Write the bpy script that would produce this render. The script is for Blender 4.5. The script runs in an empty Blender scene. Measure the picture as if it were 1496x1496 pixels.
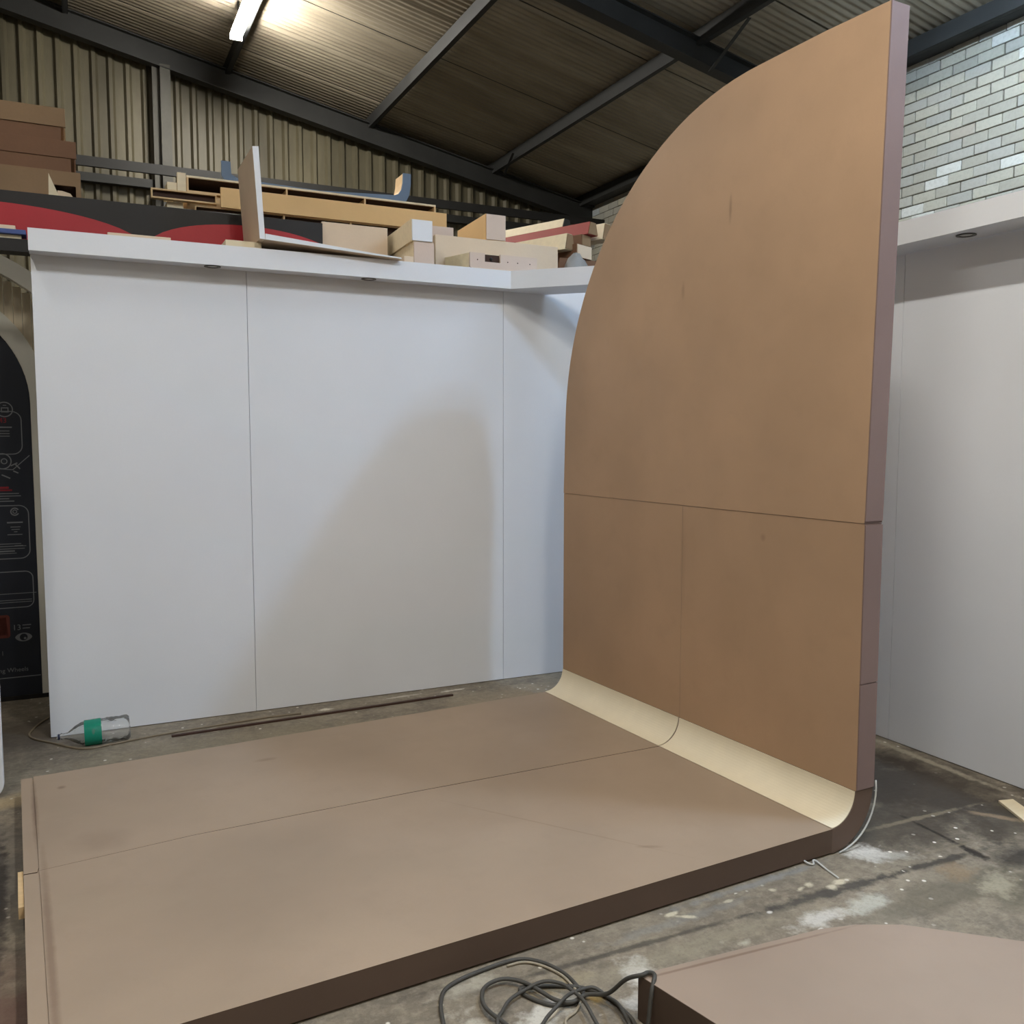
import bpy, math, random
from mathutils import Vector, Matrix
random.seed(7)
C = bpy.context.scene
COL = C.collection
R = math.radians

# ---------------------------------------------------------------- camera
cam_d = bpy.data.cameras.new('camera'); cam = bpy.data.objects.new('camera', cam_d); COL.objects.link(cam)
yaw, pitch, roll, FPX = 0.5060, -0.0828, 0.0006, 1315.45
fw = Vector((math.sin(yaw)*math.cos(pitch), math.cos(yaw)*math.cos(pitch), math.sin(pitch)))
rt = Vector((math.cos(yaw), -math.sin(yaw), 0)); up = rt.cross(fw)
r2 = rt*math.cos(roll)+up*math.sin(roll); u2 = -rt*math.sin(roll)+up*math.cos(roll)
M = Matrix((r2, u2, -fw)).transposed().to_4x4(); M.translation = (-3.2158, -2.6465, 1.8194)
cam.matrix_world = M
cam_d.sensor_width = 36; cam_d.lens = FPX/1496*36; cam_d.clip_start = .05
C.camera = cam

# ---------------------------------------------------------------- world, exposure
w = bpy.data.worlds.new('world'); C.world = w; w.use_nodes = True
w.node_tree.nodes['Background'].inputs[0].default_value = (.5, .52, .55, 1)
w.node_tree.nodes['Background'].inputs[1].default_value = .05
C.view_settings.view_transform = 'Standard'; C.view_settings.look = 'None'
C.view_settings.exposure = 1.08; C.view_settings.gamma = 1
C.view_settings.use_curve_mapping = False
C.cycles.max_bounces = 8; C.cycles.diffuse_bounces = 5; C.cycles.transparent_max_bounces = 12
C.cycles.sample_clamp_indirect = 6.0

WARM = (1.0, .965, .885); COOL = (.46, .69, 1.0); BLUE = (.62, .80, 1.0)
# lamps: (name label, X', Y' centre, length, colour, strength) - hung under the roof, some added as fill, see the lamp builder
LAMPS = [
 ('white fluorescent batten glowing under the roof at top left of the photo', -1.47, 6.10, 1.25, WARM, 160, .24),
 ('fluorescent batten under the roof above the front left of the platform', -1.47, -1.50, 1.25, WARM, 130, .24),
 ('added fill batten under the roof behind the camera, over the left bay', -1.47, -4.4, 1.25, WARM, 85, .24),  # unseen lamp, added as warm fill from behind
 ('added fill batten hanging furthest left under the roof', -4.70, 1.2, 1.25, WARM, 50, .24),  # added for fill from the left, out of view
 ('added fill batten furthest left and behind the camera', -4.70, -2.4, 1.25, WARM, 120, .24),  # unseen, put in to fill the front faces from the left
 ('added fill batten behind the camera near the brick wall', .27, -4.6, 1.25, WARM, 60, .24),  # extra fill lamp on the right, out of view
 ('cool white batten hanging above the front corner of the brown upright', 1.138, -.69, .60, COOL, 400, .12),
 ('bluish white batten on the purlin beside the brick wall', 1.95, 1.45, 1.25, BLUE, 54, .24),
]
PHI = -0.05235
ZR = lambda x: 5.03 + .205*(3.4-x)          # roof height over X'

# ---------------------------------------------------------------- materials
def srgb(r, g, b):
    f = lambda c: (c/255/12.92) if c/255 <= .04045 else ((c/255+.055)/1.055)**2.4
    return (f(r), f(g), f(b), 1)
class NT:
    def __init__(s, name):
        s.m = bpy.data.materials.new(name); s.m.use_nodes = True; s.t = s.m.node_tree
        s.b = s.t.nodes['Principled BSDF']
    def n(s, typ, **kw):
        o = s.t.nodes.new(typ)
        for k, v in kw.items(): setattr(o, k, v)
        return o
    def l(s, a, b): s.t.links.new(a, b)
    def coord(s, which='Object'):
        if which == 'World': return s.n('ShaderNodeNewGeometry').outputs['Position']
        return s.n('ShaderNodeTexCoord').outputs[which]
    def noise(s, co, scale, detail=4, rough=.55, stretch=None):
        if stretch:
            mp = s.n('ShaderNodeMapping'); mp.inputs['Scale'].default_value = stretch; s.l(co, mp.inputs[0]); co = mp.outputs[0]
        n = s.n('ShaderNodeTexNoise'); n.inputs['Scale'].default_value = scale; n.inputs['Detail'].default_value = detail
        n.inputs['Roughness'].default_value = rough; s.l(co, n.inputs['Vector']); return n.outputs['Fac']
    def ramp(s, f, a, b):
        mr = s.n('ShaderNodeMapRange'); mr.inputs['From Min'].default_value = a; mr.inputs['From Max'].default_value = b
        s.l(f, mr.inputs['Value']); return mr.outputs['Result']
    def mul(s, a, b):
        m = s.n('ShaderNodeMath', operation='MULTIPLY'); s.l(a, m.inputs[0])
        if isinstance(b, (int, float)): m.inputs[1].default_value = b
        else: s.l(b, m.inputs[1])
        return m.outputs[0]
    def mix(s, f, a, b):
        m = s.n('ShaderNodeMix', data_type='RGBA')
        if isinstance(f, (int, float)): m.inputs[0].default_value = f
        else: s.l(f, m.inputs[0])
        for i, x in ((6, a), (7, b)):
            if isinstance(x, tuple): m.inputs[i].default_value = x
            else: s.l(x, m.inputs[i])
        return m.outputs[2]
    def wobble(s, co, scale, det, k):
        m = s.n('ShaderNodeMath', operation='MULTIPLY_ADD'); s.l(s.noise(co, scale, det, .65), m.inputs[0])
        m.inputs[1].default_value = k; m.inputs[2].default_value = -k*.42; return m.outputs[0]
    def bump(s, f, strength, dist=.01):
        b = s.n('ShaderNodeBump'); b.inputs['Strength'].default_value = strength; b.inputs['Distance'].default_value = dist
        s.l(f, b.inputs['Height']); s.l(b.outputs[0], s.b.inputs['Normal'])
    def blob(s, co, c, sx, sy, sz, ang=0, wob=None, soft=.5):
        """mask of a stain or painted shade with a shape of its own: ellipsoid round c, edge broken up by noise"""
        v = s.n('ShaderNodeVectorMath', operation='SUBTRACT'); s.l(co, v.inputs[0]); v.inputs[1].default_value = c
        vr = s.n('ShaderNodeVectorRotate', rotation_type='Z_AXIS'); vr.inputs['Angle'].default_value = -ang; s.l(v.outputs[0], vr.inputs['Vector'])
        d = s.n('ShaderNodeVectorMath', operation='DIVIDE'); s.l(vr.outputs[0], d.inputs[0]); d.inputs[1].default_value = (sx, sy, sz)
        ln = s.n('ShaderNodeVectorMath', operation='LENGTH'); s.l(d.outputs[0], ln.inputs[0]); f = ln.outputs['Value']
        if wob is not None:
            a = s.n('ShaderNodeMath', operation='ADD'); s.l(f, a.inputs[0]); s.l(wob, a.inputs[1]); f = a.outputs[0]
        mr = s.n('ShaderNodeMapRange'); mr.inputs['From Min'].default_value = 1+soft; mr.inputs['From Max'].default_value = 1-soft
        s.l(f, mr.inputs['Value']); return mr.outputs['Result']
def plain(name, c, rough=.7, var=.12, scale=3, spec=.3, metal=0, fine=60, bump=.05, stretch=None, coord='Object'):
    t = NT(name); co = t.coord(coord)
    dark = tuple(x*(1-var) for x in c[:3])+(1,); lite = tuple(min(1, x*(1+var)) for x in c[:3])+(1,)
    f = t.ramp(t.noise(co, scale, 5, stretch=stretch), .3, .7)
    g = t.noise(co, fine, 3, stretch=stretch)
    col = t.mix(t.mul(t.ramp(g, .3, .7), .35), t.mix(f, dark, lite), dark)
    t.l(col, t.b.inputs['Base Color'])
    t.b.inputs['Roughness'].default_value = rough; t.b.inputs['Metallic'].default_value = metal
    t.b.inputs['Specular IOR Level'].default_value = spec
    if bump: t.bump(g, bump)
    return t.m
def emit(name, c, s):
    t = NT(name); t.b.inputs['Base Color'].default_value = (1, 1, 1, 1)
    t.b.inputs['Emission Color'].default_value = c[:3]+(1,); t.b.inputs['Emission Strength'].default_value = s
    return t.m

def mdf(name, c, marks=()):
    t = NT(name); co = t.coord('World')
    dark = tuple(x*.87 for x in c[:3])+(1,); lite = tuple(min(1, x*1.07) for x in c[:3])+(1,)
    f = t.ramp(t.noise(co, 1.1, 4, .5), .32, .68)
    f2 = t.ramp(t.noise(co, 6, 6, .65), .52, .80)
    g = t.noise(co, 160, 3)
    col = t.mix(f, dark, lite)
    col = t.mix(t.mul(f2, .16), col, tuple(x*.62 for x in c[:3])+(1,))
    col = t.mix(t.mul(t.ramp(g, .35, .7), .16), col, dark)
    wob = t.wobble(co, 14, 4, .9)
    for (p, sx, sy, sz, ang, cc, st) in marks:
        col = t.mix(t.mul(t.blob(co, p, sx, sy, sz, ang, wob), st), col, cc)
    t.l(col, t.b.inputs['Base Color']); t.b.inputs['Roughness'].default_value = .55
    t.b.inputs['Specular IOR Level'].default_value = .35
    t.bump(g, .03, .002); return t.m
MDFC = srgb(163, 136, 112)
DK = srgb(92, 66, 50)
m_deck = mdf('mdf_deck', srgb(160, 141, 122), [
    ((-3.19, 1.9, .116), .012, .35, .05, 0, DK, .45), ((-3.17, .6, .116), .014, .7, .05, 0, DK, .45),
    ((-2.95, 1.42, .116), .10, .10, .05, 0, DK, .16), ((-2.1, 2.05, .116), .05, .02, .05, 0, DK, .3),
    ((-.95, .25, .116), .05, .012, .05, -.5, DK, .3), ((-3.07, 2.15, .116), .018, .02, .05, 0, DK, .5),
    ((-1.2, .62, .116), .5, .005, .05, -1.0, DK, .22)])
m_face = mdf('mdf_face', srgb(176, 145, 116), [
    ((.02, .92, 2.98), .05, .010, .06, 0, DK, .4), ((.02, 1.27, 2.62), .05, .012, .04, 0, DK, .25),
    ((.0, 1.2, 1.15), .05, .02, .25, 0, DK, .10), ((.0, .6, 1.33), .05, .015, .015, 0, DK, .25)])
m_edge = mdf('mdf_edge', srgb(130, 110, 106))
m_edge_shaded = mdf('mdf_edge_shaded', srgb(92, 75, 64))  # edge brown darkened: light falling off towards the floor is in the colour
m_edge_midshade = mdf('mdf_edge_midshade', srgb(106, 88, 78))  # in-between tone, carries the same painted fall-off round the bend
m_slab = mdf('mdf_slab', srgb(156, 138, 123), [((-1.25, -.562, .15), .42, .006, .05, -.13, DK, .55)])
m_core = plain('mdf_core_dark', srgb(70, 50, 38))
m_cove = plain('cream_flexible_board', srgb(226, 215, 190), .5, .05, 4, fine=25, bump=.02)
m_white = plain('white_painted_board', srgb(222, 225, 231), .5, .03, 1.2, fine=90, bump=.015)
m_whitew = plain('white_painted_board_aged', srgb(232, 229, 218), .5, .03, 1.2, fine=90, bump=.015)
m_cream = plain('raw_cream_board', srgb(226, 212, 182), .6, .06, 5, fine=80, stretch=(1, 6, 6))
m_pine = plain('pale_pine', srgb(214, 184, 140), .6, .08, 5, fine=50, stretch=(.6, 8, 8))
m_orange = plain('honey_mdf', srgb(222, 184, 130), .6, .04, 3)
m_pink = plain('pinkish_raw_mdf', srgb(208, 188, 174), .65, .06, 4, fine=80)
m_beige = plain('beige_mdf', srgb(216, 196, 172), .65, .05, 4)
m_brown = plain('brown_mdf_box', srgb(118, 86, 64), .7, .10, 3)
m_tan = plain('tan_mdf_box', srgb(138, 112, 84), .7, .10, 3)
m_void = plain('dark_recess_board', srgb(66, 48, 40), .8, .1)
m_black = plain('black_painted_board', srgb(34, 32, 32), .5, .1, 3)
m_red = plain('red_painted_board', srgb(168, 44, 52), .45, .10, 2)
m_redw = plain('red_oxide_board', srgb(150, 62, 56), .6, .08, 4)
m_blue = plain('blue_grey_painted_board', srgb(104, 122, 146), .6, .10, 3)
m_navy = plain('blue_board', srgb(72, 88, 140), .6, .1)
m_steel = plain('dark_grey_painted_steel', srgb(50, 50, 49), .6, .18, 3, fine=30)
m_column = plain('grey_painted_column', srgb(86, 84, 78), .6, .15, 3)
m_rail = plain('black_steel_rail', srgb(36, 35, 34), .6, .1)
m_glossblack = plain('black_printed_panel', srgb(40, 44, 54), .38, .04, 2, spec=.4, fine=200, bump=0)
m_line = plain('grey_print', srgb(134, 136, 140), .5, .02, bump=0)
m_redprint = plain('red_print', srgb(150, 44, 54), .5, .02, bump=0)
m_rustprint = plain('rust_red_print', srgb(112, 58, 50), .5, .04, bump=0)
m_slat = plain('pale_wood_slat', srgb(226, 212, 186), .6, .12, 3, fine=40, stretch=(8, 8, .6))
m_rubber = plain('grey_rubber_cable', srgb(74, 72, 68), .55, .15, 20, bump=0)
m_palecable = plain('pale_grey_cable', srgb(158, 148, 130), .6, .15, 20, bump=0)
m_thincable = plain('thin_beige_cable', srgb(128, 116, 98), .6, .15, 10, bump=0)
m_stick = plain('dark_brown_steel_strip', srgb(66, 46, 38), .6, .15, 6)
m_silver = plain('light_grey_plastic', srgb(190, 190, 186), .5, .05, bump=0)
m_ringgrey = plain('dark_grey_metal_ring', srgb(70, 68, 66), .35, .05, metal=.6, bump=0)
m_mortar = plain('grey_mortar', srgb(96, 92, 82), .9, .2, 8, fine=90, bump=.3)
m_lampbody = plain('white_enamel_lamp_body', srgb(220, 220, 215), .4, .02, bump=0)
m_plaster = plain('grimy_grey_wall', srgb(120, 116, 108), .9, .2, 1.5)

def brick_mat(per_object):
    t = NT('grey_brick' if per_object else 'grey_brick_far'); co = t.coord('World')
    if per_object: f = t.n('ShaderNodeObjectInfo').outputs['Random']
    else:
        wn = t.n('ShaderNodeAttribute', attribute_name='tone'); f = wn.outputs['Fac']
    cr = t.n('ShaderNodeValToRGB'); e = cr.color_ramp; e.interpolation = 'CONSTANT'
    e.elements[0].position = 0; e.elements[0].color = srgb(168, 164, 150)
    e.elements[1].position = .22; e.elements[1].color = srgb(174, 171, 160)
    for p, c in ((.4, srgb(180, 176, 160)), (.62, srgb(168, 166, 156)), (.78, srgb(172, 163, 148)), (.93, srgb(206, 205, 196)), (.98, srgb(176, 182, 186))):
        k = e.elements.new(p); k.color = c
    t.l(f, cr.inputs[0]); n = t.noise(co, 40, 5, .7)
    col = t.mix(t.mul(t.ramp(n, .45, .75), .4), cr.outputs[0], srgb(140, 136, 124))
    t.l(col, t.b.inputs['Base Color']); t.b.inputs['Roughness'].default_value = .85; t.bump(n, .35, .006); return t.m
m_brick = brick_mat(True); m_brickfar = brick_mat(False)

def sheet_mat(name, base, stain, stretch, spec):
    t = NT(name); co = t.coord('World')
    a = t.ramp(t.noise(co, 1.3, 5, .6, stretch), .35, .7); b = t.ramp(t.noise(co, 9, 5, .7, stretch), .45, .72)
    col = t.mix(a, base, stain); col = t.mix(t.mul(b, .5), col, tuple(x*.45 for x in base[:3])+(1,))
    t.l(col, t.b.inputs['Base Color']); t.b.inputs['Roughness'].default_value = .5
    t.b.inputs['Metallic'].default_value = .12; t.b.inputs['Specular IOR Level'].default_value = spec; return t.m
m_wallsheet = sheet_mat('dirty_zinc_wall_sheet', srgb(108, 101, 80), srgb(76, 70, 54), (1.2, 1, .25), .5)
m_roofsheet = sheet_mat('dirty_zinc_roof_sheet', srgb(156, 146, 128), srgb(120, 110, 94), (.3, 2.2, 1), .5)

def floor_mat():
    t = NT('stained_concrete_floor'); co = t.coord('World')
    n1 = t.ramp(t.noise(co, .9, 6, .6), .3, .7); n2 = t.ramp(t.noise(co, 4.5, 8, .7), .38, .66)
    n3 = t.ramp(t.noise(co, 22, 6, .7), .45, .7)
    col = t.mix(n1, srgb(122, 113, 99), srgb(160, 149, 130))
    n4 = t.ramp(t.noise(co, 3.0, 6, .65, (.35, 2.2, 1)), .42, .62); col = t.mix(t.mul(n4, .35), col, srgb(96, 86, 74))
    col = t.mix(t.mul(n2, .68), col, srgb(92, 84, 76)); col = t.mix(t.mul(n3, .42), col, srgb(178, 168, 148))
    wob = t.wobble(co, 5, 7, 1.9); wob2 = t.wobble(co, 15, 7, 2.6)
    DARK = srgb(58, 50, 42)
    n5 = t.ramp(t.noise(co, 55, 8, .8), .50, .66); n6 = t.ramp(t.noise(co, 9, 8, .75, (.6, 1.8, 1)), .54, .64)
    col = t.mix(t.mul(n6, .38), col, srgb(74, 66, 58)); FIN = n5
    def ln(x0, y0, x1, y1, w_): return ((x0+x1)/2, (y0+y1)/2, math.hypot(x1-x0, y1-y0)/2*1.15, w_, math.atan2(y1-y0, x1-x0))
    WHT = srgb(204, 200, 192); CRM = srgb(206, 196, 172)
    for (x, y, sx, sy, ang, c, st, w_) in [
        # grimy area right of the upright, soot streaks, ochre and pale patches, white paint spills and drops, painted shade strip left of the platform
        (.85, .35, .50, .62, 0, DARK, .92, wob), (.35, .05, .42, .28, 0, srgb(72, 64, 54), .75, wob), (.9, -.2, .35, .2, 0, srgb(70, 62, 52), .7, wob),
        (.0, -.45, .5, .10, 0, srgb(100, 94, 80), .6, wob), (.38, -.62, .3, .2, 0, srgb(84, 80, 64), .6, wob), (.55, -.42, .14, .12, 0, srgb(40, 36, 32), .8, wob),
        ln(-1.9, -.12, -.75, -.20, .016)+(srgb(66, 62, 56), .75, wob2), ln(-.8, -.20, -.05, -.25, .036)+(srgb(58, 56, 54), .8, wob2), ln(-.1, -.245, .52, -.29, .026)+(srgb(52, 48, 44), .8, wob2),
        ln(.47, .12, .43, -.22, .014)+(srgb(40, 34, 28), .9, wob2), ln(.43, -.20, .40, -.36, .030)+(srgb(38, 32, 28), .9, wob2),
        ln(.12, .10, .85, .04, .018)+(srgb(142, 130, 108), .6, wob2), ln(.0, -.17, .55, -.22, .010)+(srgb(136, 126, 106), .5, wob2),
        (.19, -.37, .09, .08, 0, srgb(146, 122, 92), .55, wob2), (.24, -.52, .13, .08, .4, srgb(170, 162, 140), .7, wob2),
        (.86, -.10, .13, .028, -1.0, srgb(164, 140, 112), .55, wob2),
        (.0, -.055, .10, .085, -.5, WHT, .95, wob2), (.06, -.13, .14, .05, -.4, srgb(186, 182, 172), .6, wob2),
        (-.60, -.345, .14, .05, 0, WHT, .8, wob2), (-.36, -.36, .13, .06, .1, srgb(186, 184, 172), .75, wob2), (-1.41, -.31, .075, .11, .2, WHT, .95, wob2),
        (-1.50, -.42, .06, .06, 0, WHT, .8, wob2), (-1.80, -.33, .13, .06, .3, srgb(208, 204, 194), .8, wob2), (-1.70, -.22, .16, .05, 0, srgb(158, 146, 118), .5, wob2),
        (-1.62, -.34, .035, .035, .1, srgb(170, 140, 80), .8, wob2), (-2.05, -.45, .12, .25, 0, srgb(206, 200, 186), .7, wob2), (-1.95, -.08, .12, .04, 0, srgb(190, 184, 168), .5, wob2),
        (-1.10, -.10, .35, .03, 0, srgb(132, 132, 128), .5, wob2), (-.62, -.03, .40, .022, 0, srgb(134, 136, 136), .6, wob2), (-1.10, -.26, .5, .06, 0, srgb(150, 142, 122), .5, wob),
        (-.305, -.185, .055, .018, .1, CRM, .9, wob2), (-.37, -.20, .030, .022, 0, CRM, .85, wob2), (-.44, -.14, .022, .018, 0, CRM, .8, wob2), (-.50, -.15, .030, .012, .3, CRM, .8, wob2),
        (-.60, -.10, .022, .014, 0, CRM, .8, wob2), (-1.08, -.05, .03, .012, 0, CRM, .9, wob2), (-1.04, -.09, .045, .012, -.6, CRM, .9, wob2), (-.82, -.08, .025, .01, 0, CRM, .7, wob2),
        (-.97, -.33, .03, .02, 0, srgb(180, 174, 156), .8, wob2), (-1.16, -.38, .035, .02, 0, srgb(176, 170, 152), .7, wob2), (-.74, -.22, .012, .010, 0, WHT, 1, wob2), (-.66, -.40, .014, .008, 0, WHT, 1, wob2),
        (.0, 2.75, .7, .28, 0, srgb(160, 144, 120), .5, wob), (-.2, 2.66, .3, .05, 0, srgb(206, 198, 180), .6, wob2), (-2.2, 3.05, .07, .035, 0, srgb(214, 204, 180), .9, wob2),
        (-1.45, 3.12, .06, .03, 0, srgb(216, 208, 190), .9, wob2), (-.5, 3.13, .10, .018, 0, srgb(216, 210, 196), .9, wob2), (-.9, 3.16, .12, .015, 0, srgb(200, 194, 180), .8, wob2),
        (-2.1, 2.75, .9, .22, 0, srgb(128, 118, 96), .5, wob), (-2.5, 2.62, .10, .02, .3, srgb(190, 180, 156), .7, wob2), (-1.95, 2.55, .18, .03, 0, srgb(196, 180, 150), .6, wob2),
        (-3.38, .3, .35, .6, 0, srgb(100, 72, 64), .75, wob), (-3.45, 1.55, .3, .7, 0, srgb(88, 84, 80), .7, wob),
        (-3.3, 2.40, .30, .12, 0, srgb(168, 148, 112), .65, wob), (-3.5, 3.5, .8, .5, 0, srgb(78, 70, 62), .8, wob),
        (-3.33, 1.35, .035, .6, 0, srgb(40, 34, 30), .9, wob2), (-3.5, -.1, .2, .10, 0, srgb(200, 196, 190), .7, wob2),  # narrow dark strip: shade beside the platform's left edge, painted on the floor
        (1.25, .7, .03, .8, -.09, srgb(176, 168, 148), .6, wob2)]:
        col = t.mix(t.mul(t.blob(co, (x, y, 0), sx, sy, .3, ang, w_, .35), st), col, c)
    col = t.mix(t.mul(FIN, .32), col, srgb(70, 62, 54))
    v = t.n('ShaderNodeTexVoronoi'); v.inputs['Scale'].default_value = 19; t.l(co, v.inputs['Vector'])
    spl = t.ramp(v.outputs['Distance'], .20, .13)
    wn = t.n('ShaderNodeTexWhiteNoise'); t.l(v.outputs['Position'], wn.inputs['Vector'])
    spl = t.mul(spl, t.ramp(wn.outputs['Value'], .74, .80)); spl = t.mul(spl, t.ramp(t.noise(co, 1.6, 2), .42, .55))
    col = t.mix(spl, col, srgb(222, 216, 204))
    t.l(col, t.b.inputs['Base Color']); t.b.inputs['Roughness'].default_value = .62
    t.b.inputs['Specular IOR Level'].default_value = .35
    t.bump(t.noise(co, 30, 8, .7), .25, .01); return t.m
m_floor = floor_mat()

def thin_clear(name, tint, dens):
    t = NT(name); t.t.nodes.remove(t.b); out = t.t.nodes['Material Output']
    tr = t.n('ShaderNodeBsdfTransparent'); tr.inputs[0].default_value = tint
    gl = t.n('ShaderNodeBsdfGlossy'); gl.inputs['Roughness'].default_value = .08
    df = t.n('ShaderNodeBsdfDiffuse'); df.inputs[0].default_value = (.75, .77, .77, 1) if dens < .3 else tint
    fr = t.n('ShaderNodeFresnel'); fr.inputs[0].default_value = 1.32
    nz = t.noise(t.coord(), 16, 3); bp = t.n('ShaderNodeBump'); bp.inputs['Strength'].default_value = .7; bp.inputs['Distance'].default_value = .02
    t.l(nz, bp.inputs['Height']); t.l(bp.outputs[0], gl.inputs['Normal']); t.l(bp.outputs[0], fr.inputs['Normal'])
    m1 = t.n('ShaderNodeMixShader'); m1.inputs[0].default_value = dens; t.l(tr.outputs[0], m1.inputs[1]); t.l(df.outputs[0], m1.inputs[2])
    m2 = t.n('ShaderNodeMixShader'); t.l(fr.outputs[0], m2.inputs[0]); t.l(m1.outputs[0], m2.inputs[1]); t.l(gl.outputs[0], m2.inputs[2])
    t.l(m2.outputs[0], out.inputs[0]); return t.m
m_pet = thin_clear('clear_plastic', (.96, .97, .97, 1), .13)
m_label = thin_clear('green_film_label', (.02, .30, .20, 1), .75)

# ---------------------------------------------------------------- mesh helpers
class G:
    def __init__(s): s.v = []; s.f = []; s.mi = []
    def add(s, v, f, mi=0):
        o = len(s.v); s.v += [tuple(p) for p in v]; s.f += [tuple(i+o for i in q) for q in f]; s.mi += [mi]*len(f); return s
    def box(s, x0, x1, y0, y1, z0, z1, mi=0):
        return s.add([(x0,y0,z0),(x1,y0,z0),(x1,y1,z0),(x0,y1,z0),(x0,y0,z1),(x1,y0,z1),(x1,y1,z1),(x0,y1,z1)],
                     [(0,3,2,1),(4,5,6,7),(0,1,5,4),(1,2,6,5),(2,3,7,6),(3,0,4,7)], mi)
    def prism(s, poly, axis, a, b, mi=0):
        """poly: ring of 2D points in the two other axes (order x,y,z without `axis`)"""
        n = len(poly)
        def P(p, t):
            q = list(p); q.insert('xyz'.index(axis), t); return q
        v = [P(p, a) for p in poly]+[P(p, b) for p in poly]
        f = [tuple(range(n))[::-1], tuple(range(n, 2*n))]+[(i, (i+1) % n, n+(i+1) % n, n+i) for i in range(n)]
        return s.add(v, f, mi)
    def obox(s, p, q, wd, h, mi=0, up=(0,0,1)):
        """bar from p to q, width wd across, height h, its lower centre line on p-q"""
        p, q, up = Vector(p), Vector(q), Vector(up); d = (q-p).normalized(); sd = d.cross(up).normalized()*wd/2; u = sd.cross(d).normalized()*h
        v = [p-sd, p+sd, q+sd, q-sd]; v += [a+u for a in v]
        return s.add(v, [(0,3,2,1),(4,5,6,7),(0,1,5,4),(1,2,6,5),(2,3,7,6),(3,0,4,7)], mi)
    def tube(s, pts, r, seg=8, mi=0):
        pts = [Vector(p) for p in pts]; v = []; n = len(pts); pu = None
        for i, p in enumerate(pts):
            d = (pts[min(i+1, n-1)]-pts[max(i-1, 0)]).normalized()
            a = d.cross(Vector((0,0,1)) if abs(d.z) < .95 else Vector((1,0,0))).normalized()
            if pu is not None and a.dot(pu) < 0: a = -a
            pu = a; b = d.cross(a)
            v += [p+a*r*math.cos(2*math.pi*k/seg)+b*r*math.sin(2*math.pi*k/seg) for k in range(seg)]
        f = [(i*seg+k, i*seg+(k+1) % seg, (i+1)*seg+(k+1) % seg, (i+1)*seg+k) for i in range(n-1) for k in range(seg)]
        f += [tuple(range(seg))[::-1], tuple(range((n-1)*seg, n*seg))]
        return s.add(v, f, mi)
    def lathe(s, prof, org, axis, seg=28, mi=0, caps=True):
        ax = Vector(axis).normalized(); a = ax.cross(Vector((0,0,1)) if abs(ax.z) < .9 else Vector((1,0,0))).normalized(); b = ax.cross(a); o = Vector(org); v = []
        for (t, r) in prof: v += [o+ax*t+a*r*math.cos(2*math.pi*k/seg)+b*r*math.sin(2*math.pi*k/seg) for k in range(seg)]
        n = len(prof); f = [(i*seg+k, i*seg+(k+1) % seg, (i+1)*seg+(k+1) % seg, (i+1)*seg+k) for i in range(n-1) for k in range(seg)]
        if caps: f += [tuple(range(seg))[::-1], tuple(range((n-1)*seg, n*seg))]
        return s.add(v, f, mi)
def catmull(pts, k=8):
    P = [Vector(p) for p in pts]; P = [P[0]*2-P[1]]+P+[P[-1]*2-P[-2]]; out = []
    for i in range(1, len(P)-2):
        for j in range(k):
            t = j/k; a, b, c, d = P[i-1:i+3]
            out.append(.5*((2*b)+(c-a)*t+(2*a-5*b+4*c-d)*t*t+(3*b-a-3*c+d)*t**3))
    out.append(P[-2]); return out
ORG = {}
def tag(o, label=None, cat=None, group=None, kind=None):
    if label: o['label'] = label
    if cat: o['category'] = cat
    if group: o['group'] = group
    if kind: o['kind'] = kind
    return o
RZ = Matrix.Rotation(PHI, 4, 'Z')
def place(o, org, frame):
    if frame == 'B': o.location = RZ @ Vector(org); o.rotation_euler = (0, 0, PHI)
    else: o.location = org
def thing(name, label, cat, org=(0,0,0), frame='B', group=None):
    o = bpy.data.objects.new(name, None); COL.objects.link(o); o.empty_display_size = .1; place(o, org, frame); ORG[o.name] = org
    return tag(o, label, cat, group)
def mk(name, g, mats, parent=None, org=None, frame='B', bevel=0, smooth=False):
    """links g as ONE mesh object; g is in the frame's coordinates, a child takes its parent's origin"""
    if parent is not None: org = ORG[parent.name]
    elif org is None: org = (0,0,0)
    me = bpy.data.meshes.new(name); me.from_pydata([(x-org[0], y-org[1], z-org[2]) for x, y, z in g.v], [], g.f)
    if not isinstance(mats, (list, tuple)): mats = [mats]
    for m in mats: me.materials.append(m)
    if len(mats) > 1: me.polygons.foreach_set('material_index', g.mi)
    if smooth: me.polygons.foreach_set('use_smooth', [True]*len(me.polygons))
    me.update()
    o = bpy.data.objects.new(name, me); COL.objects.link(o)
    if parent is not None: o.parent = parent; ORG[o.name] = org
    else: place(o, org, frame); ORG[o.name] = org
    if bevel:
        b = o.modifiers.new('bevel', 'BEVEL'); b.width = bevel; b.segments = 2; b.limit_method = 'ANGLE'
    return o
def solo(name, g, mats, label, cat, org, frame='B', group=None, bevel=0, smooth=False):
    return tag(mk(name, g, mats, None, org, frame, bevel, smooth), label, cat, group)
def struct(name, g, mats, **kw):
    return tag(mk(name, g, mats, **kw), kind='structure')
def copy_to(src, parent, loc, rz=0, scale=None, name=None):
    c = src.copy(); COL.objects.link(c); c.parent = parent; c.location = loc; c.rotation_euler = (0,0,rz)
    if scale: c.scale = scale
    return c

# ================================================================= STRUCTURE
struct('floor', G().box(-8, 3.6, -6, 8.3, -.1, 0), m_floor)
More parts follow.
